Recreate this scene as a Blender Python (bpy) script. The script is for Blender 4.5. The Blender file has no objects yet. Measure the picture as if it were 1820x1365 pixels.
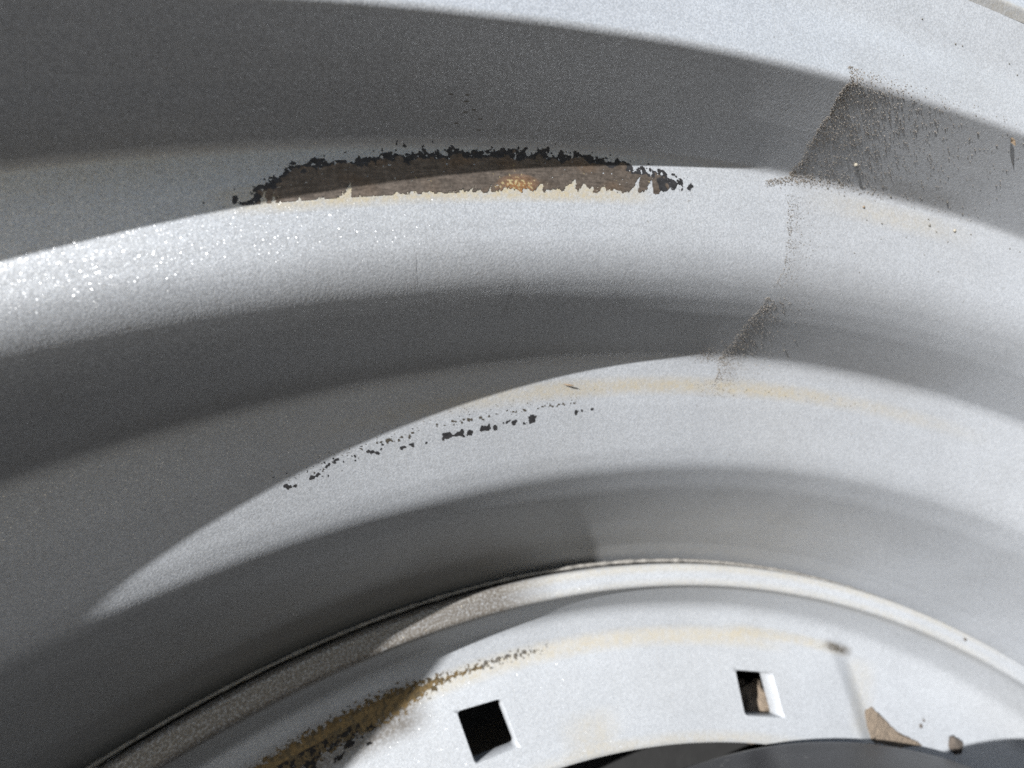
import bpy, math, random
import numpy as np
from mathutils import Vector, Matrix, noise

sc = bpy.context.scene
COL = sc.collection

# ------------------------------------------------------------------ camera
cam = bpy.data.cameras.new("camera")
cam_o = bpy.data.objects.new("camera", cam)
COL.objects.link(cam_o)
# The wheel stands upright.  Everything is modelled in the wheel's own frame (z = axle, towards
# the viewer) and stood up with UPRIGHT; UP is the world's vertical in that frame.
UP = Vector((-0.17, 0.985, 0.0)).normalized()
UPRIGHT = Matrix(((UP.y, -UP.x, 0, 0), (0, 0, -1, 0), (UP.x, UP.y, 0, 0), (0, 0, 0, 1)))
cam_o.matrix_world = UPRIGHT @ Matrix((
    (0.90798598, 0.22172884, -0.35552465, 0.0),
    (-0.32524700, 0.90790517, -0.26442880, 0.25990447),
    (0.26415118, 0.35573098, 0.89648180, 0.13237687),
    (0, 0, 0, 1)))
cam.sensor_width = 36.0
cam.lens = 17.768
cam.clip_start = 0.004
cam.clip_end = 300.0
cam.dof.use_dof = True
cam.dof.focus_distance = 0.082
cam.dof.aperture_fstop = 17.0
sc.camera = cam_o

# ------------------------------------------------------------------ sky, sun, exposure
SUN = UPRIGHT.to_3x3() @ Vector((1.265, -0.630, -1.0)).normalized()       # travel direction of the light
ELEV = math.asin(-SUN.z)
w = bpy.data.worlds.new("World")
sc.world = w
w.use_nodes = True
nt = w.node_tree
nt.nodes.clear()
sky = nt.nodes.new("ShaderNodeTexSky")
sky.sky_type = 'NISHITA'
sky.sun_disc = False
sky.sun_elevation = ELEV
sky.sun_rotation = math.atan2(-SUN.x, -SUN.y)
bg = nt.nodes.new("ShaderNodeBackground")
bg.inputs[1].default_value = 0.05
wo = nt.nodes.new("ShaderNodeOutputWorld")
nt.links.new(sky.outputs[0], bg.inputs[0])
nt.links.new(bg.outputs[0], wo.inputs[0])

sun = bpy.data.lights.new("sun", 'SUN')
sun.energy = 5.0
sun.angle = math.radians(0.5)
sun.color = (1.0, 0.99, 0.975)
sun_o = bpy.data.objects.new("sun", sun)
COL.objects.link(sun_o)
sun_o.rotation_euler = SUN.to_track_quat('-Z', 'Y').to_euler()

sc.view_settings.view_transform = 'Standard'
sc.view_settings.look = 'None'
sc.view_settings.exposure = 1.74
sc.cycles.sample_clamp_indirect = 1.5
sc.cycles.use_denoising = False
sc.cycles.caustics_reflective = False
sc.cycles.caustics_refractive = False
sc.view_settings.gamma = 1.0

rng = random.Random(7)
D2R = math.pi / 180.0

# ------------------------------------------------------------------ helpers
def link(o, parent=None):
    COL.objects.link(o)
    if parent is not None:
        o.parent = parent
    return o

def mesh_obj(name, verts, faces, mat, parent=None, smooth=True, attrs=None):
    me = bpy.data.meshes.new(name)
    me.from_pydata(verts if isinstance(verts, list) else [tuple(v) for v in verts], [], faces)
    me.materials.append(mat)
    if smooth:
        me.shade_smooth()
    if attrs:
        for k, (typ, data) in attrs.items():
            a = me.attributes.new(k, typ, 'POINT')
            if typ == 'FLOAT':
                a.data.foreach_set("value", np.asarray(data, np.float32).ravel())
            else:
                a.data.foreach_set("color", np.asarray(data, np.float32).ravel())
    me.update()
    return link(bpy.data.objects.new(name, me), parent)

def fillet(ctrl, n=10):
    out = []
    m = len(ctrl)
    for i, (r, z, q) in enumerate(ctrl):
        if i in (0, m - 1) or q <= 0:
            out.append((r, z))
            continue
        a = ctrl[i - 1]; b = ctrl[i + 1]
        va = (a[0] - r, a[1] - z); vb = (b[0] - r, b[1] - z)
        la = math.hypot(*va); lb = math.hypot(*vb)
        ua = (va[0] / la, va[1] / la); ub = (vb[0] / lb, vb[1] / lb)
        ang = math.acos(max(-1, min(1, ua[0] * ub[0] + ua[1] * ub[1])))
        d = min(q / math.tan(ang / 2), .49 * la, .49 * lb)
        p0 = (r + ua[0] * d, z + ua[1] * d); p2 = (r + ub[0] * d, z + ub[1] * d)
        for k in range(n + 1):
            t = k / n
            out.append(((1 - t) ** 2 * p0[0] + 2 * t * (1 - t) * r + t * t * p2[0],
                        (1 - t) ** 2 * p0[1] + 2 * t * (1 - t) * z + t * t * p2[1]))
    return out

def resample(pl, step):
    out = [pl[0]]
    for a, b in zip(pl, pl[1:]):
        L = math.hypot(b[0] - a[0], b[1] - a[1])
        if L < 1e-7:
            continue
        n = max(1, int(math.ceil(L / step)))
        for k in range(1, n + 1):
            t = k / n
            out.append((a[0] + (b[0] - a[0]) * t, a[1] + (b[1] - a[1]) * t))
    return out

# angles: dense where the photograph looks, coarse on the far side of the wheel
TH = np.concatenate([np.arange(38, 108, 0.125), np.arange(108, 398, 1.0)]) * D2R

def lathe(prof, th=TH):
    P = np.array(prof)
    n, m = len(P), len(th)
    c, s = np.cos(th), np.sin(th)
    X = np.empty((m, n, 3))
    X[:, :, 0] = c[:, None] * P[None, :, 0]
    X[:, :, 1] = s[:, None] * P[None, :, 0]
    X[:, :, 2] = P[None, :, 1]
    i = np.arange(m)[:, None]; j = np.arange(n - 1)[None, :]
    i2 = (i + 1) % m
    F = np.stack([i * n + j, i * n + j + 1, i2 * n + j + 1, i2 * n + j], -1).reshape(-1, 4)
    return X.reshape(-1, 3), F.tolist()

def bump_(x, a, b, f):
    """soft window: 1 between a and b, fading over f"""
    return np.clip((x - a) / f + .5, 0, 1) * np.clip((b - x) / f + .5, 0, 1)

def nz(x, y, z=0.0):
    return noise.noise(Vector((x, y, z)))

def fbm(x, y, z=0.0, o=3):
    s = 0; a = .5
    for k in range(o):
        s += a * noise.noise(Vector((x, y, z + 7.3 * k)))
        x *= 2.1; y *= 2.1; a *= .55
    return s

# ------------------------------------------------------------------ materials
class NT:
    def __init__(self, name):
        self.m = bpy.data.materials.new(name)
        self.m.use_nodes = True
        self.t = self.m.node_tree
        self.t.nodes.clear()
    def n(self, typ, **kw):
        nd = self.t.nodes.new(typ)
        for k, v in kw.items():
            setattr(nd, k, v)
        return nd
    def l(self, a, b):
        self.t.links.new(a, b)
    def math(self, op, a, b=None, c=None, clamp=False):
        nd = self.n("ShaderNodeMath", operation=op, use_clamp=clamp)
        for i, v in enumerate((a, b, c)):
            if v is None: continue
            if isinstance(v, (int, float)): nd.inputs[i].default_value = v
            else: self.l(v, nd.inputs[i])
        return nd.outputs[0]
    def vmath(self, op, a, b=None, scale=None):
        nd = self.n("ShaderNodeVectorMath", operation=op)
        for i, v in enumerate((a, b)):
            if v is None: continue
            if isinstance(v, tuple): nd.inputs[i].default_value = v
            else: self.l(v, nd.inputs[i])
        if scale is not None:
            if isinstance(scale, (int, float)): nd.inputs["Scale"].default_value = scale
            else: self.l(scale, nd.inputs["Scale"])
        return nd.outputs[0]
    def noise(self, vec, scale, detail=3, rough=.55):
        nd = self.n("ShaderNodeTexNoise")
        nd.inputs["Scale"].default_value = scale
        nd.inputs["Detail"].default_value = detail
        nd.inputs["Roughness"].default_value = rough
        self.l(vec, nd.inputs["Vector"])
        return nd.outputs["Fac"]
    def ramp(self, fac, a, b):
        nd = self.n("ShaderNodeMapRange")
        nd.inputs[1].default_value = a; nd.inputs[2].default_value = b
        self.l(fac, nd.inputs[0])
        return nd.outputs[0]
    def mix(self, fac, a, b):
        nd = self.n("ShaderNodeMix", data_type='RGBA')
        for i, v in ((0, fac), (6, a), (7, b)):
            if isinstance(v, (int, float)): nd.inputs[i].default_value = v
            elif isinstance(v, tuple): nd.inputs[i].default_value = (*v, 1)
            else: self.l(v, nd.inputs[i])
        return nd.outputs[2]
    def out(self, sh):
        o = self.n("ShaderNodeOutputMaterial")
        self.l(sh, o.inputs[0])
        return self.m

def silver_paint(name, base=(.268, .283, .305), flake_scale=6800, flake_amt=.9, flake_mix=.15, rough=.55, grain=1.0):
    N = NT(name)
    co = N.n("ShaderNodeTexCoord").outputs["Object"]
    stain = N.n("ShaderNodeAttribute", attribute_name="stain").outputs["Fac"]
    dust = N.n("ShaderNodeAttribute", attribute_name="dust").outputs["Fac"]
    uv = N.n("ShaderNodeAttribute", attribute_name="unroll").outputs["Vector"]
    # broad unevenness of the paint
    n1 = N.noise(co, 45, 4)
    col = N.mix(N.ramp(n1, .3, .7), tuple(c * .93 for c in base), tuple(c * 1.05 for c in base))
    n5 = N.noise(co, 16, 3, .6)
    col = N.mix(N.math('MULTIPLY', N.ramp(n5, .45, .72), .16), col, (.205, .198, .182))
    vt = N.n("ShaderNodeTexVoronoi")
    vt.inputs["Scale"].default_value = flake_scale * .62
    N.l(co, vt.inputs["Vector"])
    sepv = N.n("ShaderNodeSeparateColor")
    N.l(vt.outputs["Color"], sepv.inputs[0])
    tone = N.n("ShaderNodeMapRange")
    tone.inputs[3].default_value = .83; tone.inputs[4].default_value = 1.17
    N.l(sepv.outputs[0], tone.inputs[0])
    col = N.vmath('SCALE', col, scale=tone.outputs[0])
    # faint rub marks running along the axis
    streak_v = N.vmath('MULTIPLY', uv, (1500.0, 38.0, 1.0))
    ns = N.noise(streak_v, 1.0, 4, .6)
    col = N.mix(N.math('MULTIPLY', N.ramp(ns, .60, .74), .28), col, (.23, .228, .222))
    # yellow-brown staining and clinging dust
    n2 = N.noise(co, 520, 5, .7)
    n3 = N.noise(co, 1700, 3, .6)
    sf = N.math('MULTIPLY', stain, N.ramp(n2, .15, .60))
    sf = N.math('MULTIPLY', sf, N.ramp(n3, .1, .55), clamp=True)
    col = N.mix(sf, col, (.30, .262, .185))
    df = N.math('MULTIPLY', dust, N.ramp(n3, .12, .55), clamp=True)
    col = N.mix(df, col, (.082, .073, .063))
    # general grime specks
    n4 = N.noise(co, 900, 2, .5)
    col = N.mix(N.math('MULTIPLY', N.ramp(n4, .72, .78), .5), col, (.13, .125, .115))
    # orange peel
    b1 = N.noise(co, 2600, 2, .5)
    b2 = N.noise(co, 330, 3, .5)
    hb = N.math('ADD', N.math('MULTIPLY', b1, 0.55), N.math('MULTIPLY', b2, 0.15))
    bmp = N.n("ShaderNodeBump")
    bmp.inputs["Strength"].default_value = .17 * grain
    bmp.inputs["Distance"].default_value = .00035
    N.l(hb, bmp.inputs["Height"])
    # base coat
    pb = N.n("ShaderNodeBsdfPrincipled")
    N.l(col, pb.inputs["Base Color"])
    pb.inputs["Metallic"].default_value = .20
    pb.inputs["Roughness"].default_value = rough
    N.l(bmp.outputs[0], pb.inputs["Normal"])
    # aluminium flakes: each cell is a tiny mirror with a tilt of its own
    vo = N.n("ShaderNodeTexVoronoi")
    vo.inputs["Scale"].default_value = flake_scale
    N.l(co, vo.inputs["Vector"])
    rv = N.vmath('SUBTRACT', vo.outputs["Color"], (.5, .5, .5))
    sx = N.n("ShaderNodeSeparateXYZ")
    vo2 = N.n("ShaderNodeTexWhiteNoise", noise_dimensions='3D')
    N.l(vo.outputs["Color"], vo2.inputs["Vector"])
    amt = N.math('MULTIPLY_ADD', N.math('POWER', vo2.outputs["Value"], 1.6), .75, .06)
    rv = N.vmath('SCALE', rv, scale=amt)
    geo = N.n("ShaderNodeNewGeometry")
    nn = N.vmath('NORMALIZE', N.vmath('ADD', geo.outputs["Normal"], rv))
    gl = N.n("ShaderNodeBsdfGlossy")
    gl.inputs["Roughness"].default_value = .30
    N.l(N.mix(N.math('MAXIMUM', sf, df), (.42, .43, .44), (.12, .11, .09)), gl.inputs["Color"])
    N.l(nn, gl.inputs["Normal"])
    mx = N.n("ShaderNodeMixShader")
    mx.inputs[0].default_value = flake_mix
    N.l(pb.outputs[0], mx.inputs[1]); N.l(gl.outputs[0], mx.inputs[2])
    return N.out(mx.outputs[0])

def simple(name, col, rough=.6, metal=0.0, var=.25, scale=300, bump=.3, dist=.0003, col2=None):
    N = NT(name)
    co = N.n("ShaderNodeTexCoord").outputs["Object"]
    n1 = N.noise(co, scale, 5, .6)
    c2 = col2 if col2 else tuple(c * (1 - var) for c in col)
    c = N.mix(N.ramp(n1, .3, .7), c2, tuple(min(1, x * (1 + var)) for x in col) if not col2 else col)
    pb = N.n("ShaderNodeBsdfPrincipled")
    N.l(c, pb.inputs["Base Color"])
    pb.inputs["Metallic"].default_value = metal
    pb.inputs["Roughness"].default_value = rough
    bm = N.n("ShaderNodeBump")
    bm.inputs["Strength"].default_value = bump
    bm.inputs["Distance"].default_value = dist
    N.l(N.noise(co, scale * 2.5, 4, .6), bm.inputs["Height"])
    N.l(bm.outputs[0], pb.inputs["Normal"])
    return N.out(pb.outputs[0])

def bare_metal(name):
    N = NT(name)
    co = N.n("ShaderNodeTexCoord").outputs["Object"]
    tint = N.n("ShaderNodeAttribute", attribute_name="tint").outputs["Color"]
    n1 = N.noise(co, 1400, 4, .65)
    c = N.mix(N.ramp(n1, .3, .7), (.6, .6, .6), (1.25, 1.25, 1.25))
    m = N.n("ShaderNodeMix", data_type='RGBA', blend_type='MULTIPLY')
    m.inputs[0].default_value = 1.0
    N.l(tint, m.inputs[6]); N.l(c, m.inputs[7])
    pb = N.n("ShaderNodeBsdfPrincipled")
    N.l(m.outputs[2], pb.inputs["Base Color"])
    pb.inputs["Roughness"].default_value = .55
    pb.inputs["Metallic"].default_value = .65
    pb.inputs["Specular IOR Level"].default_value = .3
    bm = N.n("ShaderNodeBump")
    bm.inputs["Strength"].default_value = .35
    bm.inputs["Distance"].default_value = .0001
    N.l(n1, bm.inputs["Height"])
    N.l(bm.outputs[0], pb.inputs["Normal"])
    return N.out(pb.outputs[0])

def rubber(name):
    N = NT(name)
    co = N.n("ShaderNodeTexCoord").outputs["Object"]
    n1 = N.noise(co, 60, 4, .6)
    n2 = N.noise(co, 700, 3, .6)
    c = N.mix(N.ramp(n1, .35, .7), (.008, .008, .0095), (.014, .014, .016))
    c = N.mix(N.math('MULTIPLY', N.ramp(n2, .66, .76), .4), c, (.12, .118, .11))
    sv = N.vmath('MULTIPLY', co, (240.0, 60.0, 260.0))
    n3 = N.noise(sv, 1.0, 3, .6)
    c = N.mix(N.math('MULTIPLY', N.ramp(n3, .64, .70), .25), c, (.10, .098, .092))
    pb = N.n("ShaderNodeBsdfPrincipled")
    N.l(c, pb.inputs["Base Color"])
    pb.inputs["Roughness"].default_value = .42
    bm = N.n("ShaderNodeBump")
    bm.inputs["Strength"].default_value = .25
    bm.inputs["Distance"].default_value = .0002
    N.l(n2, bm.inputs["Height"])
    N.l(bm.outputs[0], pb.inputs["Normal"])
    return N.out(pb.outputs[0])

M_RIM = silver_paint("silver_paint_rim")
M_DISC = silver_paint("silver_paint_disc", base=(.282, .296, .315), flake_mix=.11, flake_amt=.8, rough=.55, grain=.8)
M_WELD = simple("weld_paint", (.16, .152, .14), .6, .2, .3, 500, .6, .0005)
M_BARE = bare_metal("bare_metal")
M_RUBBER = rubber("black_rubber")
M_DARK = simple("shade_black", (.004, .004, .004), .8, 0, .4, 200)  # near black, so the gaps behind the disc read as shade
M_MUD = simple("dried_mud", (.105, .082, .06), .95, 0, .25, 500, .8, .0008)
M_LUMP = simple("dark_dirt", (.05, .04, .032), .95, 0, .4, 700, .9, .0008)
M_SAND = simple("brown_sand", (.105, .094, .082), .9, 0, .45, 900, .4)
M_SANDL = simple("pale_sand", (.17, .155, .125), .9, 0, .3, 900, .4)
M_GRIT = simple("grey_grit", (.07, .065, .055), .9, 0, .4, 900, .4)
M_CHAFF = simple("dry_straw", (.12, .088, .058), .8, 0, .35, 900, .4)
M_GROUND = simple("ground_earth", (.075, .068, .06), .95, 0, .3, 8, .8, .01)

# ------------------------------------------------------------------ ground
gv = []; gf = []
GN = 40
for i in range(GN + 1):
    for j in range(GN + 1):
        # finer near the wheel, reaching to the horizon
        u = (i / GN - .5) * 2; v = (j / GN - .5) * 2
        x = math.copysign(abs(u) ** 3 * 120, u); y = math.copysign(abs(v) ** 3 * 120, v)
        gv.append((x, y, -.3585 + .003 * nz(x * 6, y * 6)))
for i in range(GN):
    for j in range(GN):
        a = i * (GN + 1) + j
        gf.append((a, a + GN + 1, a + GN + 2, a + 1))
ground = mesh_obj("ground", gv, gf, M_GROUND)
ground['kind'] = 'structure'
ground['label'] = 'brown bare earth under the wheel'

# ------------------------------------------------------------------ the wheel
wheel = link(bpy.data.objects.new("wheel", None))
wheel.location = (0, 0, 0)
wheel['label'] = 'large silver-painted steel wheel seen from inside, with stepped rim and chipped paint'
wheel['category'] = 'wheel'

LIP = [(.3560, .074, 0), (.3578, .080, .001), (.3578, .0965, .0016), (.3545, .0985, .0012), (.3496, .0984, .0008), (.3484, .0971, .0006),
       (.3472, .0984, .0008), (.3443, .0982, .0009), (.3432, .0968, 0)]
RIM = [(0.3432, 0.0968, 0), (0.3340, 0.0929, 0.02), (0.3227, 0.0903, 0.0016), (0.3200, 0.0820, 0.006), (0.3177, 0.0741, 0.002),
       (0.3127, 0.0726, 0.02), (0.3063, 0.0704, 0.02), (0.3029, 0.0690, 0.02), (0.3006, 0.0674, 0.02), (0.2986, 0.0653, 0.02),
       (0.2969, 0.0622, 0.02), (0.2955, 0.0585, 0.02), (0.2941, 0.0538, 0.02), (0.2929, 0.0497, 0.02), (0.2919, 0.0464, 0.012),
       (0.2868, 0.0436, 0.003), (0.2823, 0.0412, 0.02), (0.2769, 0.0380, 0.02), (0.2738, 0.0361, 0.02), (0.2705, 0.0335, 0.03), (0.2668, 0.0266, 0.03), (0.2610, 0.0122, 0.02), (0.2558, -0.0002, 0.02), (0.2511, -0.0100, 0.004),
       (0.2506, -0.0140, 0.002), (0.2505, -0.0240, 0)]
RIMP = resample(fillet(RIM), .0007)
PR = np.array(RIMP)
_ord = np.argsort(PR[:, 0])
PRr, PRz = PR[_ord, 0], PR[_ord, 1]

def rim_z(r):
    return float(np.interp(r, PRr, PRz))

def rim_frame(th_deg, r):
    """point on the rim's inner surface, its normal and its two tangents"""
    t = th_deg * D2R
    z = rim_z(r)
    h = 2e-4
    k = (rim_z(r + h) - rim_z(r - h)) / (2 * h)
    c, s = math.cos(t), math.sin(t)
    n = Vector((-k * c, -k * s, 1)).normalized()
    tt = Vector((-s, c, 0))
    return Vector((r * c, r * s, z)), n, tt, n.cross(tt)

def uneven(V, amp):
    # pressed sheet is never perfectly round: shallow waves of a few hundredths of a millimetre
    for i in range(len(V)):
        x, y, z = V[i]
        r = math.hypot(x, y)
        d = amp * (noise.noise((x * 32, y * 32, z * 32)) + .45 * noise.noise((x * 85, y * 85, z * 85)))
        V[i, 0] += x / r * d * .7; V[i, 1] += y / r * d * .7; V[i, 2] += d * .7
# rim barrel: one stepped pressing; stain and dust are kept as attributes of the metal
V, F = lathe(RIMP)
uneven(V, .00016)
n = len(RIMP)
thd = np.repeat(TH / D2R, n)
rr = np.tile(PR[:, 0], len(TH)); zz = np.tile(PR[:, 1], len(TH))
ss = np.concatenate([[0], np.cumsum(np.hypot(*np.diff(PR, axis=0).T))])
stain = np.zeros(len(V)); dust = np.zeros(len(V))
stain += .80 * bump_(rr, .2848, .2874, .0016) * bump_(thd, 60, 89, 6) * (.45 + .55 * bump_(thd, 68, 83, 5))
stain += 1.0 * bump_(rr, .3094, .3124, .0012) * bump_(thd, 79.5, 90.6, 2)
stain += .35 * bump_(rr, .3122, .3160, .002) * bump_(thd, 66, 71.5, 3)
stain += .30 * bump_(rr, .3135, .3180, .003) * bump_(thd, 90, 99, 4)
stain += .22 * bump_(rr, .2515, .2650, .006) * bump_(thd, 60, 100, 10)
seam_t = 73.35 + np.clip((zz - .074) / .016, 0, 1) * .25
right = np.clip((seam_t - thd) / .35, 0, 1)
dust += .20 * right * np.exp(-(seam_t - np.minimum(thd, seam_t)) / 2.6) * bump_(rr, .3168, .3238, .0012)
dust += .16 * right * np.exp(-(seam_t - np.minimum(thd, seam_t)) / .7) * bump_(rr, .2872, .2950, .002)
dust += .30 * bump_(thd, 66, 70, 2) * bump_(zz, .0745, .078, .002) * (rr > .317)
dust += .14 * bump_(thd, 84, 92, 4) * bump_(zz, .077, .086, .004) * (rr > .317)
dust += .22 * bump_(rr, .2905, .2950, .004) * bump_(thd, 62, 69.5, 3)
dust += .15 * right * np.exp(-(seam_t - np.minimum(thd, seam_t)) / 7.0) * bump_(rr, .2878, .330, .004)
unroll = np.stack([thd * D2R * .3, np.tile(ss, len(TH)), np.zeros(len(V))], 1)
rim = mesh_obj("rim", V, F, M_RIM, wheel, attrs={"stain": ('FLOAT', stain), "dust": ('FLOAT', dust)})
a = rim.data.attributes.new("unroll", 'FLOAT_VECTOR', 'POINT')
a.data.foreach_set("vector", unroll.astype(np.float32).ravel())

LIPP = resample(fillet(LIP, 6), .0006)
V, F = lathe(LIPP)
st = .35 * bump_(np.tile(np.array(LIPP)[:, 0], len(TH)), .3422, .3448, .001)
mesh_obj("outer_lip", V, F, M_RIM, rim, attrs={"stain": ('FLOAT', st)})

# ------------------------------------------------------------------ disc with its pressed pad and square holes
DB = -.0145
PAD = resample(fillet([(.2041, DB - .0003, 0), (.2048, DB, .0003), (.2325, DB, .0045), (.2392, -.0125, .006),
              (.2440, -.0030, .003), (.2444, -.0006, .0006), (.2450, 0.0, .0005), (.2497, 0.0, .0005), (.2503, -.0010, .0005), (.2503, -.0300, 0)], 8), .0008)
REC = resample(fillet([(.2041, -.0165, 0), (.2048, -.0162, .0003), (.2240, -.0162, .02), (.2320, -.0158, .008), (.2392, -.0125, .006),
              (.2440, -.0030, .003), (.2444, -.0006, .0006), (.2450, 0.0, .0005), (.2497, 0.0, .0005), (.2503, -.0010, .0005), (.2503, -.0300, 0)], 8), .0008)
def arc_resample(pl, n):
    P = np.array(pl)
    s = np.concatenate([[0], np.cumsum(np.hypot(*np.diff(P, axis=0).T))])
    return np.stack([np.interp(np.linspace(0, s[-1], n), s, P[:, 0]), np.interp(np.linspace(0, s[-1], n), s, P[:, 1])], 1)
def split_resample(ctrl_pl, rb, n1, n2):
    P = np.array(ctrl_pl)
    k = int(np.argmax(P[:, 0] >= rb))
    a = arc_resample(P[:k + 1], n1); b = arc_resample(P[k:], n2)
    return np.vstack([a[:-1], b])
ND1, ND2 = 76, 90
Pp = split_resample(PAD, .2300, ND1, ND2)
Pr = split_resample(REC, .2300, ND1, ND2)
THD = np.concatenate([np.arange(38, 108, 0.125), np.arange(108, 398, 1.0)])
def pad_mask(th, r):
    e = 52.0 + (np.clip(r, .204, .236) - .2083) / .0254 * 3.3
    m = np.clip((th - (e - 1.2)) / 2.4, 0, 1)
    m2 = np.clip((116 - th) / 2, 0, 1)
    m = np.minimum(m, m2)
    m = m * m * (3 - 2 * m)
    return np.where((th > 116) & (th < 398), 0, m)
tg = THD[:, None]
m = pad_mask(tg, Pp[None, :, 0])
r_ = Pr[None, :, 0] * (1 - m) + Pp[None, :, 0] * m
z_ = Pr[None, :, 1] * (1 - m) + Pp[None, :, 1] * m
X = np.stack([np.cos(tg * D2R) * r_, np.sin(tg * D2R) * r_, z_], -1)
nd = Pp.shape[0]; mt = len(THD)
verts = [tuple(v) for v in X.reshape(-1, 3)]
HOLES = [[[0.01439, 0.22311], [0.02572, 0.22142], [0.02675, 0.20983], [0.01535, 0.21093]], [[0.09464, 0.20091], [0.10591, 0.19562], [0.10359, 0.18422], [0.0918, 0.18985]]]
removed = np.zeros((mt, nd - 1), bool)
wins = []
rp = Pp[:, 0]
for h in HOLES:
    c = np.mean(h, 0)
    th = np.array([math.degrees(math.atan2(y, x)) for x, y in h]); rad = np.array([math.hypot(x, y) for x, y in h])
    i0 = int(np.searchsorted(THD, th.min() - .6)); i1 = int(np.searchsorted(THD, th.max() + .6))
    j0 = max(1, int(np.searchsorted(rp, rad.min() - .002)) - 1); j1 = int(np.searchsorted(rp, rad.max() + .002))
    removed[i0:i1, j0:j1] = True
    wins.append((i0, i1, j0, j1, h))
faces = []
for i in range(mt):
    i2 = (i + 1) % mt
    for j in range(nd - 1):
        if not removed[i, j]:
            faces.append((i * nd + j, i * nd + j + 1, i2 * nd + j + 1, i2 * nd + j))
def rounded_quad(h, rad, k=6):
    """outline of a quad with rounded corners"""
    pts = []
    for q in range(4):
        P = Vector(h[q]); A = Vector(h[q - 1]); B = Vector(h[(q + 1) % 4])
        p0 = P + (A - P).normalized() * rad; p2 = P + (B - P).normalized() * rad
        for t in range(k + 1):
            t /= k
            pts.append((1 - t) ** 2 * p0 + 2 * t * (1 - t) * P + t * t * p2)
    return pts
def resample_closed(pts, n, start_dir, c):
    P = np.array([(p[0], p[1]) for p in pts] + [(pts[0][0], pts[0][1])])
    s = np.concatenate([[0], np.cumsum(np.hypot(*np.diff(P, axis=0).T))])
    u = np.linspace(0, s[-1], n, endpoint=False)
    return np.stack([np.interp(u, s, P[:, 0]), np.interp(u, s, P[:, 1])], 1)
edge_sharp = []
for (i0, i1, j0, j1, h) in wins:
    loop = [(i, j0) for i in range(i0, i1)] + [(i1, j) for j in range(j0, j1)] + [(i, j1) for i in range(i1, i0, -1)] + [(i0, j) for j in range(j1, j0, -1)]
    idx = [i * nd + j for i, j in loop]
    O = np.array([verts[k][:2] for k in idx])
    c = np.mean(h, 0)
    n_ = len(idx)
    hp = resample_closed(rounded_quad(h, .0011), 400, None, c)
    ha = np.arctan2(hp[:, 1] - c[1], hp[:, 0] - c[0]); oa = np.arctan2(O[:, 1] - c[1], O[:, 0] - c[0])
    o = np.argsort(ha)
    ha2 = np.concatenate([ha[o] - 2 * np.pi, ha[o], ha[o] + 2 * np.pi]); hx = np.tile(hp[o], (3, 1))
    I = np.stack([np.interp(oa, ha2, hx[:, 0]), np.interp(oa, ha2, hx[:, 1])], 1)
    prev = idx
    rows = [(.5, 0, 1), (1.0, 0, 1.03), (1.0, -.0003, 1.0), (1.0, -.0052, .985), (1.0, -.0056, 1.02), (1.0, -.0057, 1.35)]
    for f, dz, scl in rows:
        base = O * (1 - f) + (c + (I - c) * scl) * f
        cur = []
        for q in base:
            verts.append((q[0], q[1], DB + dz)); cur.append(len(verts) - 1)
        for k in range(n_):
            k2 = (k + 1) % n_
            faces.append((prev[k], prev[k2], cur[k2], cur[k]))
        prev = cur
# thickness: bore edge and underside
bore = [i * nd for i in range(mt)]
prev = bore
for dz, dr in ((-.0052, 0), (-.0057, .0006)):
    cur = []
    for i in range(mt):
        x, y, z = verts[bore[i]]
        r0 = math.hypot(x, y); k = (r0 + dr) / r0
        verts.append((x * k, y * k, z + dz)); cur.append(len(verts) - 1)
    for i in range(mt):
        i2 = (i + 1) % mt
        faces.append((prev[i2], prev[i], cur[i], cur[i2]))
    prev = cur
VA = np.array(verts)
ra = np.hypot(VA[:, 0], VA[:, 1]); ta = np.degrees(np.arctan2(VA[:, 1], VA[:, 0])) % 360
st = np.zeros(len(VA)); du = np.zeros(len(VA))
st += .65 * bump_(ra, .2288, .2330, .0022) * bump_(ta, 62, 99, 5)
st += .55 * bump_(ra, .2318, .2345, .0012) * bump_(ta, 55, 65, 2)
st += .45 * bump_(ra, .2038, .2065, .002) * bump_(ta, 58, 82, 10)
st += .30 * bump_(ra, .2440, .2462, .0012) * bump_(ta, 45, 96, 6)
st += .45 * bump_(ra, .2482, .2505, .0010) * bump_(ta, 45, 96, 6)
st += .40 * bump_(ra, .206, .214, .004) * bump_(ta, 75.5, 79, 2)
st += .30 * bump_(ra, .2115, .232, .004) * bump_(ta, 51.8, 54.0, 1.2)
du += .9 * bump_(ra, .2325, .2350, .0014) * bump_(ta, 54.2, 56.6, .8)
du += 1.0 * bump_(ra, .2440, .2512, .001) * bump_(ta, 81, 110, 4)  # brown film on the flange edge, deepened to carry the shade there
du += .9 * bump_(ra, .2235, .2340, .004) * bump_(ta, 88.5, 108, 2)
disc = mesh_obj("disc", verts, faces, M_DISC, wheel, attrs={"stain": ('FLOAT', st), "dust": ('FLOAT', du)})
a = disc.data.attributes.new("unroll", 'FLOAT_VECTOR', 'POINT')
a.data.foreach_set("vector", np.stack([ta * D2R * .23, ra, ra * 0], 1).astype(np.float32).ravel())
disc.data.set_sharp_from_angle(angle=math.radians(50))

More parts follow.
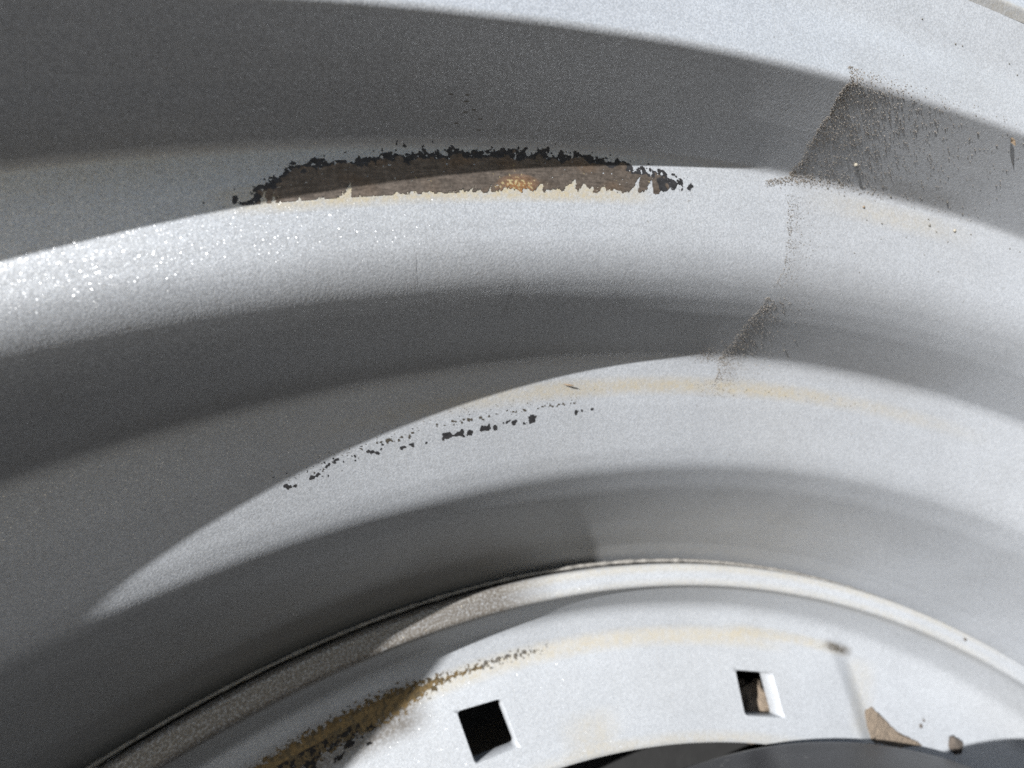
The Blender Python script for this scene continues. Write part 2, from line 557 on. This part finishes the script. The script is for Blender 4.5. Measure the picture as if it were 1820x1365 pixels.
# weld bead between disc flange and rim, low in the joint
wv = []; wf = []
KW = 8
thw = np.concatenate([np.arange(38, 108, .25), np.arange(108, 398, 2.0)])
for i, t in enumerate(thw):
    rad = .0008 + .00035 * nz(t * 1.7, 3.1) + .0002 * nz(t * 6, 9)
    for k in range(KW):
        a_ = 2 * math.pi * k / KW
        r = .2512 + rad * .7 * math.cos(a_); z = -.0058 + rad * math.sin(a_)
        wv.append((r * math.cos(t * D2R), r * math.sin(t * D2R), z))
for i in range(len(thw)):
    i2 = (i + 1) % len(thw)
    for k in range(KW):
        k2 = (k + 1) % KW
        wf.append((i * KW + k, i * KW + k2, i2 * KW + k2, i2 * KW + k))
mesh_obj("weld_bead", wv, wf, M_WELD, wheel)

# black cover over the hub, and a plate blackened as shade behind the disc
CAP = resample(fillet([(.0005, .0530, 0), (.194, .0525, .01), (.2036, .0500, .002), (.2034, .0475, .002), (.1972, .0360, .006), (.1955, .0100, .01), (.1982, -.0040, .004), (.1994, -.0090, .003),  # unseen flared top, shaped to throw the shadow wedge onto the disc
                       (.1950, -.0128, .002), (.1800, -.0132, .002), (.1780, -.0500, 0)]), .0012)
thc = np.arange(0, 360, .5) * D2R
V, F = lathe(CAP, thc)
V[:, 0] += .0314; V[:, 1] -= .0064          # sits a little off-centre over the bore
mesh_obj("hub_cover", V, F, M_RUBBER, wheel)
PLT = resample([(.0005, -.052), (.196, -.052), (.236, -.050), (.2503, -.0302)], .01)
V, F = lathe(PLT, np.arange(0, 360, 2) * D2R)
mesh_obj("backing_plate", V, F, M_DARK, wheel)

# ------------------------------------------------------------------ chipped paint: ragged patches of bare metal and primer
def patch(name, fr, th0, th1, r0, r1, step, colour, parent, lift=.00004):
    rm = (r0 + r1) / 2
    nt_ = int((th1 - th0) * D2R * rm / step); nr = int((r1 - r0) / step)
    keep = {}
    vid = {}; vs = []; cs = []; fs = []
    def vert(i, j, col):
        k = (i, j)
        if k not in vid:
            t = th0 + (th1 - th0) * i / nt_; r = r0 + (r1 - r0) * j / nr
            P_, N_ = fr(t, r)
            vid[k] = len(vs); vs.append(tuple(P_ + N_ * lift)); cs.append((*col, 1))
        return vid[k]
    for i in range(nt_):
        for j in range(nr):
            col = colour(th0 + (th1 - th0) * (i + .5) / nt_, r0 + (r1 - r0) * (j + .5) / nr)
            if col is not None:
                fs.append((vert(i, j, col), vert(i, j + 1, col), vert(i + 1, j + 1, col), vert(i + 1, j, col)))
    return mesh_obj(name, vs, fs, M_BARE, parent, attrs={"tint": ('FLOAT_COLOR', cs)})

def rim_fr(t, r):
    p, nrm, _, _ = rim_frame(t, r)
    return p, nrm
TOP = np.array([(91.183, 0.31035), (90.444, 0.31169), (89.865, 0.3134), (89.279, 0.31504), (88.181, 0.31556), (87.028, 0.31597), (85.966, 0.31633), (84.694, 0.31668), (83.523, 0.31687), (82.303, 0.31678), (81.02, 0.31673), (79.885, 0.3162), (79.303, 0.31533), (78.29, 0.31521), (77.587, 0.31339)])[::-1]
BOT = np.array([(91.195, 0.31008), (90.528, 0.30982), (89.873, 0.31019), (89.486, 0.31003), (88.388, 0.31017), (87.825, 0.31001), (86.937, 0.3101), (85.843, 0.3105), (84.547, 0.31036), (82.808, 0.31072), (80.954, 0.3109), (79.783, 0.31099), (78.968, 0.31111), (78.141, 0.31122), (77.597, 0.31215)])[::-1]
PRIMER = (.036, .036, .039); BARE = (.098, .082, .070)

def main_chip(t, r):
    if t < 77.2 or t > 91.5:
        return None
    u = t * D2R * .3135 * 1000; v = r * 1000          # millimetres
    tp = float(np.interp(t, TOP[:, 0], TOP[:, 1])) * 1000
    bt = float(np.interp(t, BOT[:, 0], BOT[:, 1])) * 1000
    ed = fbm(u * 1.0, v * 1.0, 1.0, 4)
    lump_ = fbm(u * .48, v * .6, 4.0, 2)
    d_top = tp - v - .05 + 1.9 * lump_ + .55 * nz(u * 1.25, v * 1.2, 2.0) + .28 * nz(u * 3.2, v * 2.6, 6.0)
    ta_ = .35 + 1.3 * max(0, nz(u * .23, 4.0, 1.0) + .25)
    teeth = 1.35 * ta_ * (max(0, nz((u + (v - bt) * .45) * .95, .3, 11.0) - .02) * 2.4 + .6 * max(0, nz((u + (v - bt) * .4) * 2.9, v * .6, 21.0)))
    d_bot = v - bt - teeth + .85 * ed + .35 * nz(u * .5, 2.0, 12.0)
    d = min(d_top, d_bot)
    # islands at both thinning ends
    endm = max(0, (t - 90.0) / 1.2, (79.2 - t) / 1.7)
    if endm > 0:
        d -= endm * .28
        d += 1.25 * nz(u * .75, v * .9, 31.0) * min(1, endm + .5)
        if 78.75 < t < 79.05: d -= .8 * (.5 + nz(u * 2, v * 2, 8))
    if d < 0:
        # loose flecks just outside
        if d > -1.1 and nz(u * 1.9, v * 1.9, 51.0) > .46 + .1 * abs(d) and d_bot > -.1:
            return PRIMER
        return None
    if d_top < 1.1 and nz(u * 1.5, v * 1.9, 91.0) > .24 + .3 * max(0, d_top) and d_bot > .8:
        return None
    # little paint specks left standing inside
    if nz(u * 2.1, v * 2.5, 61.0) > .50 + .10 * min(1, d):
        return None
    if d_top < 1.0 + .8 * nz(u * .6, v * .8, 3.0) or endm > .45 + .5 * nz(u * .7, v * .7, 23.0):
        return PRIMER
    f = 1 + .35 * nz(u * .35, v * 3.5, 5.0) + .25 * nz(u * 1.5, v * 7, 9.0)
    col = [c * f for c in BARE]
    # flash of orange rust and pale flakes in the middle
    q = math.exp(-((t - 83.3) / .62) ** 2) * max(0, min(1, 1.35 - (v - bt) / 2.2))
    k = nz(u * 2.2, v * 2.2, 71.0)
    if q * 1.0 + k * 1.0 + .3 * nz(u * 6, v * 6, 44.0) > .78:
        col = (.34, .28, .16) if k + .5 * nz(u * 5, v * 5, 2) > .12 else (.24, .125, .055)
    elif q > .25:
        g = min(1, q)
        col = [a * (1 - g) + b * g for a, b in zip(col, (.21, .115, .06))]
    else:
        s_ = max(0, nz(u * .22, v * .5, 15.0))
        col = [a * (1 - s_ * .6) + b * s_ * .6 for a, b in zip(col, (.13, .085, .052))]
    return tuple(max(.01, c) for c in col)
chip = patch("paint_chip", rim_fr, 77.0, 91.8, .3103, .3178, .00011, main_chip, rim)
chip['label'] = 'long ragged patch of bare brown metal on the upper step'

ROW1 = np.array([(91.006, 0.27906), (89.724, 0.28147), (88.042, 0.28096), (87.22, 0.28049), (86.351, 0.28071), (85.004, 0.28094), (83.842, 0.28119), (81.911, 0.28155), (80.904, 0.28203), (80.141, 0.28203)])[::-1]
ROW2 = np.array([(90.661, 0.28015), (89.007, 0.28209), (87.365, 0.28233), (86.059, 0.28304), (84.498, 0.2831), (82.868, 0.28306), (81.149, 0.28345), (80.652, 0.28355)])[::-1]
def small_chips(t, r):
    u = t * D2R * .281 * 1000; v = r * 1000
    a_ = float(np.interp(t, ROW1[:, 0], ROW1[:, 1])) * 1000
    b_ = float(np.interp(t, ROW2[:, 0], ROW2[:, 1])) * 1000
    lo = 1 if t < 87 else max(.0, 1 - (t - 87) / 7)
    e1 = .62 - abs(v - a_) + .1
    dens = .10 if 81.4 < t < 86.7 else -.20
    d = min(e1, .6) * .75 + dens - .46 + 1.0 * nz(u * .95, v * 1.0, 5.5) + .5 * nz(u * 2.0, v * 2.0, 1.5)
    if abs(v - a_) < .75 and d > .10: return PRIMER
    d2 = .5 - abs(v - b_) * .8 - .62 + .9 * nz(u * 1.7, v * 2.2, 15.5) + .35 * nz(u * 4, v * 4, 3.5)
    if 80.2 < t < 91 and abs(v - b_) < .8 and d2 > .10: return (.085, .075, .06)
    if t > 87 and abs(v - (b_ - .4)) < 1.5 and nz(u * 2.0, v * 2.0, 41.0) > .58: return PRIMER
    if v > b_ - .2 and v < b_ + 2.2 and nz(u * 4.5, v * 4.5, 81.0) > .62: return (.10, .085, .065)
    return None
sch = patch("paint_chip", rim_fr, 79.4, 92.0, .2772, .2862, .00012, small_chips, rim)
sch['label'] = 'two rows of small dark chips along the lower step'

def specks(t, r):
    u = t * D2R * .281 * 1000; v = r * 1000
    if nz(u * 3.2, v * 3.2, 17.0) > .60 + abs(r - .2857) * 60: return (.13, .105, .07)
    return None
patch("paint_speck", rim_fr, 64, 75, .2844, .2874, .00014, specks, rim)

SCR = [(83.55, .3003, 83.75, .2945), (83.70, .2985, 83.80, .2950), (86.6, .3025, 86.75, .2975), (79.6, .3005, 79.95, .2965)]
for (ta_, ra_, tb_, rb_) in SCR:                          # hairline scratches through the paint, running along the axle
    N_S = 40; sv = []; sf = []; sc_ = []
    for i in range(N_S + 1):
        u_ = i / N_S
        t_ = ta_ + (tb_ - ta_) * u_ + .012 * nz(u_ * 4, ta_); r_0 = ra_ + (rb_ - ra_) * u_
        wd = .00003 * math.sin(math.pi * min(.98, max(.02, u_))) ** .6 * (1 + .5 * nz(u_ * 9, ta_, 3))
        P_, N_, T_, _ = rim_frame(t_, r_0)
        for sg in (-1, 1):
            sv.append(tuple(P_ + N_ * .00005 + T_ * wd * sg)); sc_.append((.30, .305, .315, 1))
    for i in range(N_S):
        sf.append((2 * i, 2 * i + 1, 2 * i + 3, 2 * i + 2))
    mesh_obj("scratch", sv, sf, M_BARE, rim, attrs={"tint": ('FLOAT_COLOR', sc_)})
def wall_fr(t, v):          # v runs up the bead seat wall
    r = float(np.interp(v, [.0755, .0890], [.3180, .3226]))
    return rim_fr(t, r)
def smudge2(t, v):
    u = t * D2R * .32 * 1000; vv = v * 1000
    q = math.exp(-((t - 84.7) / .55) ** 2) * math.exp(-((vv - 79.5) / 2.2) ** 2)
    if q > .05 and nz(u * 3.6, vv * 3.6, 27.0) > .72 - .42 * q: return (.13, .12, .105)
    return None
patch("paint_speck", wall_fr, 82.8, 86.6, .0758, .0865, .00015, smudge2, rim)

# rust-brown scuffing on the pad's shoulder of the disc
PPr, PPz = Pp[:, 0], Pp[:, 1]
def disc_fr(t, r):
    z = float(np.interp(r, PPr[:-20], PPz[:-20]))
    h = 3e-4
    k = (float(np.interp(r + h, PPr[:-20], PPz[:-20])) - float(np.interp(r - h, PPr[:-20], PPz[:-20]))) / (2 * h)
    c, s = math.cos(t * D2R), math.sin(t * D2R)
    return Vector((r * c, r * s, z)), Vector((-k * c, -k * s, 1)).normalized()
def rust(t, r):
    u = t * D2R * .23 * 1000; v = r * 1000
    lefty = max(0, min(1, (t - 86) / 4))
    mid = 231.8 - .6 * max(0, (t - 86) / 4)
    wv_ = 1.5 + 3.2 * lefty
    q = 1 - abs(v - mid) / wv_
    q *= min(1, max(0, (t - 79.2) / 2.0))
    k = .62 * nz(u * 1.1, v * 1.1, 7.0) + .42 * nz(u * 3.0, v * 3.0, 3.0)
    if q > 0 and k * (1 - .35 * lefty) + q * (.55 + .35 * lefty) > .42 - .08 * lefty:
        g = nz(u * .9, v * .9, 33.0) + .5 * nz(u * 3, v * 3, 34.0)
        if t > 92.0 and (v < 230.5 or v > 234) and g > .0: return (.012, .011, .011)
        if t < 84.2: return (.12, .108, .09) if g > -.2 else (.08, .074, .068)
        return (.125, .088, .042) if g > -.1 else (.075, .058, .034)
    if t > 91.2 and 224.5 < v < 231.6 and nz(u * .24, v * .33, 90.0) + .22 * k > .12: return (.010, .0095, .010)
    return None
rs = patch("rust_patch", disc_fr, 78.5, 106.0, .2250, .2370, .00016, rust, disc)
rs['label'] = 'ochre rust and flaking along the shoulder of the disc'
def edge_specks(t, r):
    u = t * D2R * .23 * 1000; v = r * 1000
    q = math.exp(-((t - 55.6) / .7) ** 2) * math.exp(-((v - 233.6) / 1.1) ** 2)
    if nz(u * 2.2, v * 2.2, 5.0) > .78 - .8 * q: return (.10, .085, .06)
    return None
patch("rust_speck", disc_fr, 53.5, 65, .2300, .2358, .00018, edge_specks, disc)

# ------------------------------------------------------------------ sand, grit and litter lying on the wheel
def lump(rad, seed, sub=1, squash=.8):
    import bmesh
    bm = bmesh.new()
    bmesh.ops.create_icosphere(bm, subdivisions=sub, radius=1.0)
    for v in bm.verts:
        c = v.co.copy()
        k = 1 + .42 * nz(c.x * 1.3 + seed, c.y * 1.3, c.z * 1.3) + .22 * nz(c.x * 3.1, c.y * 3.1 + seed, c.z * 3.1)
        v.co = c * k * rad
        v.co.z *= squash
    vs = [tuple(v.co) for v in bm.verts]; fs = [tuple(x.index for x in f.verts) for f in bm.faces]
    bm.free()
    return vs, fs

OCT = [(1, 0, 0), (-1, 0, 0), (0, 1, 0), (0, -1, 0), (0, 0, 1), (0, 0, -1)]
OCF = [(0, 2, 4), (2, 1, 4), (1, 3, 4), (3, 0, 4), (2, 0, 5), (1, 2, 5), (3, 1, 5), (0, 3, 5)]
gvs = []; gfs = []
def add_grain(P_, N_, rad):
    b = len(gvs)
    q = Vector((rng.gauss(0, 1), rng.gauss(0, 1), rng.gauss(0, 1))).normalized().to_track_quat('Z', 'Y')
    for o in OCT:
        v = Vector(o) * rad * rng.uniform(.7, 1.25)
        gvs.append(tuple(P_ + N_ * rad * .45 + q @ v))
    for f in OCF:
        gfs.append(tuple(b + k for k in f))
def wall_r(z):
    return float(np.interp(z, [.0742, .0815, .0889, .0905], [.3175, .3200, .3226, .3250]))
def seam_at(z):
    return 73.35 + max(0, min(1, (z - .074) / .016)) * .25 + .14 * nz(z * 420, 2.0) + .06 * nz(z * 1500, 7.0)
SZ = (.00005, .00007, .00009, .00010, .00012)
for k in range(3400):                                   # on the bead seat wall, right of the seam
    z = rng.uniform(.0742, .0905)
    t = seam_at(z) - rng.expovariate(1 / 1.9)
    if nz(t * 2.2, z * 300, 8.0) < -.18 and rng.random() < .6: continue
    if rng.random() < .24: t = seam_at(z) - abs(rng.gauss(0, .16))
    if t < 64: continue
    P_, N_, _, _ = rim_frame(t, wall_r(z))
    add_grain(P_, N_, rng.choice(SZ))
for k in range(420):                                    # foot of the wall, spilling onto the step
    f = rng.random() ** 1.6
    t = 73.45 + .95 * f * (1 - .2 * rng.random()) - rng.expovariate(1 / 1.6) * (1 - f)
    r = .3176 - .0022 * f * rng.uniform(.6, 1.1) - .0005 * rng.random()
    P_, N_, _, _ = rim_frame(t, r)
    add_grain(P_, N_, rng.choice(SZ))
for k in range(420):                                    # thin trail down the upper step
    r = rng.uniform(.2985, .3140)
    t = 73.45 + .15 * nz(r * 400, 3.0) - rng.expovariate(1 / .35)
    P_, N_, _, _ = rim_frame(t, r)
    add_grain(P_, N_, rng.choice(SZ[:3]))
for k in range(1000):                                   # along the seam on the lower wall
    r = rng.uniform(.2874, .2975)
    t = 73.6 + .18 * nz(r * 500, 5.0) - rng.expovariate(1 / .55)
    P_, N_, _, _ = rim_frame(t, r)
    add_grain(P_, N_, rng.choice(SZ))
for k in range(170):                                    # small clump left of the seam
    t = 74.15 + rng.gauss(0, .36); r = .2918 + rng.gauss(0, .0006)
    P_, N_, _, _ = rim_frame(t, r)
    add_grain(P_, N_, rng.choice(SZ[:4]))
for k in range(150):                                    # reaching the lower step
    r = rng.uniform(.2838, .2874); t = 73.6 + rng.gauss(0, .5)
    P_, N_, _, _ = rim_frame(t, r)
    add_grain(P_, N_, rng.choice(SZ[:3]))
for k in range(900):                                    # sparse dust everywhere on the right
    r = rng.uniform(.268, .340); t = rng.uniform(50, 76)
    if rng.random() > .35 and r < .3: continue
    P_, N_, _, _ = rim_frame(t, r)
    add_grain(P_, N_, rng.choice((.00003, .00004, .00005)))
sand = mesh_obj("sand", gvs, gfs, M_SAND, smooth=False)
sand['kind'] = 'stuff'
sand['label'] = 'fine brown sand clinging to the silver rim in a sharp-edged band right of the seam'

GRAINS = [(71.717, 0.31912, 0.20), (70.214, 0.31791, 0.16), (69.725, 0.31745, 0.17), (68.93, 0.31767, 0.20), (66.626, 0.31833, 0.22), (65.621, 0.31798, 0.17), (67.056, 0.31549, 0.18), (66.636, 0.31339, 0.17), (64.95, 0.315, 0.18), (66.056, 0.31202, 0.17), (69.932, 0.31217, 0.14), (69.231, 0.31219, 0.16), (68.06, 0.31064, 0.13), (69.233, 0.30914, 0.12), (70.408, 0.30543, 0.14), (67.133, 0.30818, 0.13), (62.98, 0.31475, 0.19), (62.456, 0.3148, 0.17), (66.371, 0.30564, 0.15), (70.051, 0.30229, 0.12), (71.704, 0.31666, 0.19), (71.35, 0.3179, 0.17), (72.096, 0.31751, 0.16), (70.966, 0.31591, 0.13), (70.655, 0.33751, 0.16), (69.275, 0.33544, 0.20), (68.987, 0.33556, 0.14), (67.013, 0.33559, 0.15), (66.643, 0.33413, 0.15), (71.376, 0.33002, 0.12), (70.8, 0.29313, 0.22), (70.759, 0.29402, 0.14)]
gmeshes = []
for k in range(4):
    vs, fs = lump(.001, 40 + k, 1, .9)
    me = bpy.data.meshes.new("sand_grain"); me.from_pydata(vs, [], fs); me.materials.append(M_GRIT); gmeshes.append(me)
def place(o, t, r, rad, sink=.35):
    P_, N_, tt, bt = rim_frame(t, r)
    o.location = P_ + N_ * rad * (1 - sink)
    q = N_.to_track_quat('Z', 'Y')
    o.rotation_mode = 'QUATERNION'
    o.rotation_quaternion = q @ Matrix.Rotation(rng.uniform(0, 6.28), 3, 'Z').to_quaternion()
def region(t, r):
    if r > .323: return 'tiny dark grit grain on the flared outer band', 'grit on the flared outer band'
    if r > .3172: return 'tiny dark grit grain on the grey wall above the upper step', 'grit on the grey wall'
    if r > .298: return 'tiny dark grit grain on the bright upper step', 'grit on the bright upper step'
    return 'tiny dark grit grain on the dim wall between the steps', 'grit between the two steps'
ORD = ['leftmost', 'second from the left', 'third from the left', 'fourth from the left', 'fifth from the left', 'sixth from the left',
       'seventh from the left', 'eighth from the left', 'eighth from the right', 'seventh from the right', 'sixth from the right',
       'fifth from the right', 'fourth from the right', 'third from the right', 'second from the right', 'rightmost']
def ordinal(i, n):
    if n == 2: return ('left', 'right')[i] + ' one'
    return ORD[i] if i < n / 2 else ORD[16 - (n - i)]
by_group = {}
for k, (t, r, mm) in enumerate(GRAINS):
    o = bpy.data.objects.new("sand_grain", gmeshes[k % 4]); link(o)
    s_ = mm * .85
    o.scale = (s_, s_, s_)
    place(o, t, r, s_ * .001)
    o['category'] = 'sand grain'
    o['label'], o['group'] = region(t, r)
    by_group.setdefault(o['group'], []).append((-t * r, o))
for gname, lst in by_group.items():
    lst.sort(key=lambda q: q[0])
    for i, (_, o) in enumerate(lst):
        o['label'] = 'tiny dark grit grain, %s, %s' % (ordinal(i, len(lst)), o['label'].split('grain ')[1])
def special(name, mat, t, r, mm, label, cat, squash=1.0, seed=1, sx=1.0):
    vs, fs = lump(mm * .001, seed, 2, squash)
    vs = [(x * sx, y, z) for x, y, z in vs]
    o = mesh_obj(name, vs, fs, mat)
    place(o, t, r, mm * .001 * squash, .3)
    o['label'] = label; o['category'] = cat
    return o
special("sand_grain", M_SANDL, 71.239, 0.31895, .31, 'largest pale sand grain, casting a long dark shadow down the grey wall', 'sand grain', 1.3, 3)
special("sand_grain", M_GRIT, 66.991, 0.31426, .22, 'largest dark grit grain on the upper step beside the cream one', 'sand grain', .9, 4)
special("sand_grain", M_SANDL, 65.764, 0.31472, .26, 'cream-coloured sand grain lying on the bright upper step', 'sand grain', .7, 5, 1.5)
special("sand_grain", M_CHAFF, 70.088, 0.31455, .22, 'orange-tan grain on the upper step below the large pale grain', 'sand grain', .8, 6)
# flakes of dry chaff
def flake(name, t, r, L, W, rot, label, mat=M_CHAFF):
    vs = []; fs = []
    K = 7
    for k in range(K):
        u = k / (K - 1)
        wd = W * (math.sin(math.pi * (u * .85 + .1)) ** .7) * rng.uniform(.8, 1.15)
        zc = .0002 + .0006 * u + .0002 * rng.random()
        for sgn, dz in ((-1, .0), (0, .00015), (1, .0)):
            vs.append((L * (u - .5), sgn * wd / 2, zc + dz))
    for k in range(K - 1):
        for q in range(2):
            a_ = k * 3 + q
            fs.append((a_, a_ + 3, a_ + 4, a_ + 1))
    n0 = len(vs)
    vs += [(x, y, z - .00012) for x, y, z in vs]
    fs += [tuple(reversed([n0 + i for i in f])) for f in fs]
    for k in range(K - 1):
        for q in (0, 2):
            a_ = k * 3 + q
            fs.append((a_, a_ + 3, a_ + 3 + n0, a_ + n0))
    o = mesh_obj(name, vs, fs, mat)
    P_, N_, tt, bt = rim_frame(t, r)
    x = (-tt * math.cos(rot) + bt * math.sin(rot)).normalized(); y = N_.cross(x)
    mtx = Matrix((x, y, N_)).transposed().to_4x4(); mtx.translation = P_
    o.matrix_world = mtx
    o['label'] = label; o['category'] = 'chaff'
    return o
flake("chaff", 66.619, 0.3222, .0016, .0006, .5, 'dry tan scrap of chaff stuck on the grey wall at the far right')
flake("chaff", 80.656, 0.28696, .0019, .00035, .15, 'thin dry husk on the lower step where the shadow begins')

# dried mud on the disc recess
def blob(name, outline, cxy, zbase, h, mat, label, cat, rings=6):
    vs = []; fs = []
    n_ = len(outline)
    for k in range(rings):
        f = 1 - k / rings
        for (x, y) in outline:
            px = cxy[0] + (x - cxy[0]) * f; py = cxy[1] + (y - cxy[1]) * f
            zz_ = 0 if k == 0 else h * (1 - f ** 3) * (.75 + .5 * nz(px * 700, py * 700, 1.0)) + h * .25
            vs.append((px - cxy[0], py - cxy[1], zz_))
    vs.append((0, 0, h))
    for k in range(rings - 1):
        for i in range(n_):
            j = (i + 1) % n_
            fs.append((k * n_ + i, k * n_ + j, (k + 1) * n_ + j, (k + 1) * n_ + i))
    for i in range(n_):
        fs.append(((rings - 1) * n_ + i, (rings - 1) * n_ + (i + 1) % n_, rings * n_))
    o = mesh_obj(name, vs, fs, mat)
    o.location = (cxy[0], cxy[1], zbase)
    o['label'] = label; o['category'] = cat
    return o
MUD = [(52.68, 0.2185), (51.85, 0.2206), (50.91, 0.2194), (50.01, 0.2178), (48.76, 0.2162), (47.05, 0.2163), (46.48, 0.2158), (48.73, 0.2123), (51.0, 0.211), (52.4, 0.2103), (52.79, 0.2141)]
pts = [Vector((r * math.cos(t * D2R), r * math.sin(t * D2R))) for t, r in MUD]
ol = []
for i in range(len(pts)):
    a0, a1 = pts[i], pts[(i + 1) % len(pts)]
    for k in range(6):
        p_ = a0.lerp(a1, k / 6)
        ol.append((p_.x + .0005 * nz(p_.x * 900, p_.y * 900, 4), p_.y + .0005 * nz(p_.x * 900, p_.y * 900, 14)))
cm = sum(pts, Vector((0, 0))) / len(pts)
blob("mud_patch", ol, (cm.x, cm.y), -.01625, .0006, M_MUD, 'tan patch of dried mud in the disc recess beside the black cover', 'mud')
def disc_lump(name, t, r, z, rad, mat, seed, label, cat, sub=2, squash=.7):
    vs, fs = lump(rad, seed, sub, squash)
    o = mesh_obj(name, vs, fs, mat, smooth=True)
    o.location = (r * math.cos(t * D2R), r * math.sin(t * D2R), z)
    o['label'] = label; o['category'] = cat
    return o
disc_lump("dirt_lump", 43.57, 0.2209, -0.0157, .0024, M_LUMP, 9, 'dark lump of dirt at the edge of the shadow beside the black cover', 'dirt', 3)
disc_lump("dirt_speck", 46.56, 0.2231, -0.0164, .0006, M_LUMP, 12, 'upper of two small dirt specks above the mud patch', 'dirt')
disc_lump("dirt_speck", 46.82, 0.2211, -0.0164, .0008, M_LUMP, 13, 'lower of two small dirt specks above the mud patch', 'dirt')
disc_lump("dirt_speck", 47.72, .2477, .0001, .0006, M_LUMP, 14, 'lone dirt speck on the narrow bright edge of the disc flange', 'dirt', 1)
o = disc_lump("mud_clod", 60.6, 0.2105, -0.0288, .0085, M_MUD, 15, 'brown clod of mud seen through the right square hole', 'mud', 4, .7)
o = disc_lump("mud_clod", 82.7, 0.2068, -0.0255, .0030, M_MUD, 16, 'pale crumb of mud in the corner of the left square hole', 'mud', 3, .8)

# ------------------------------------------------------------------ stand everything up
bpy.context.view_layer.update()
for o in list(COL.objects):
    if o.parent is None and o.type in {'MESH', 'EMPTY'} and o.name != 'ground':
        o.matrix_world = UPRIGHT @ o.matrix_world
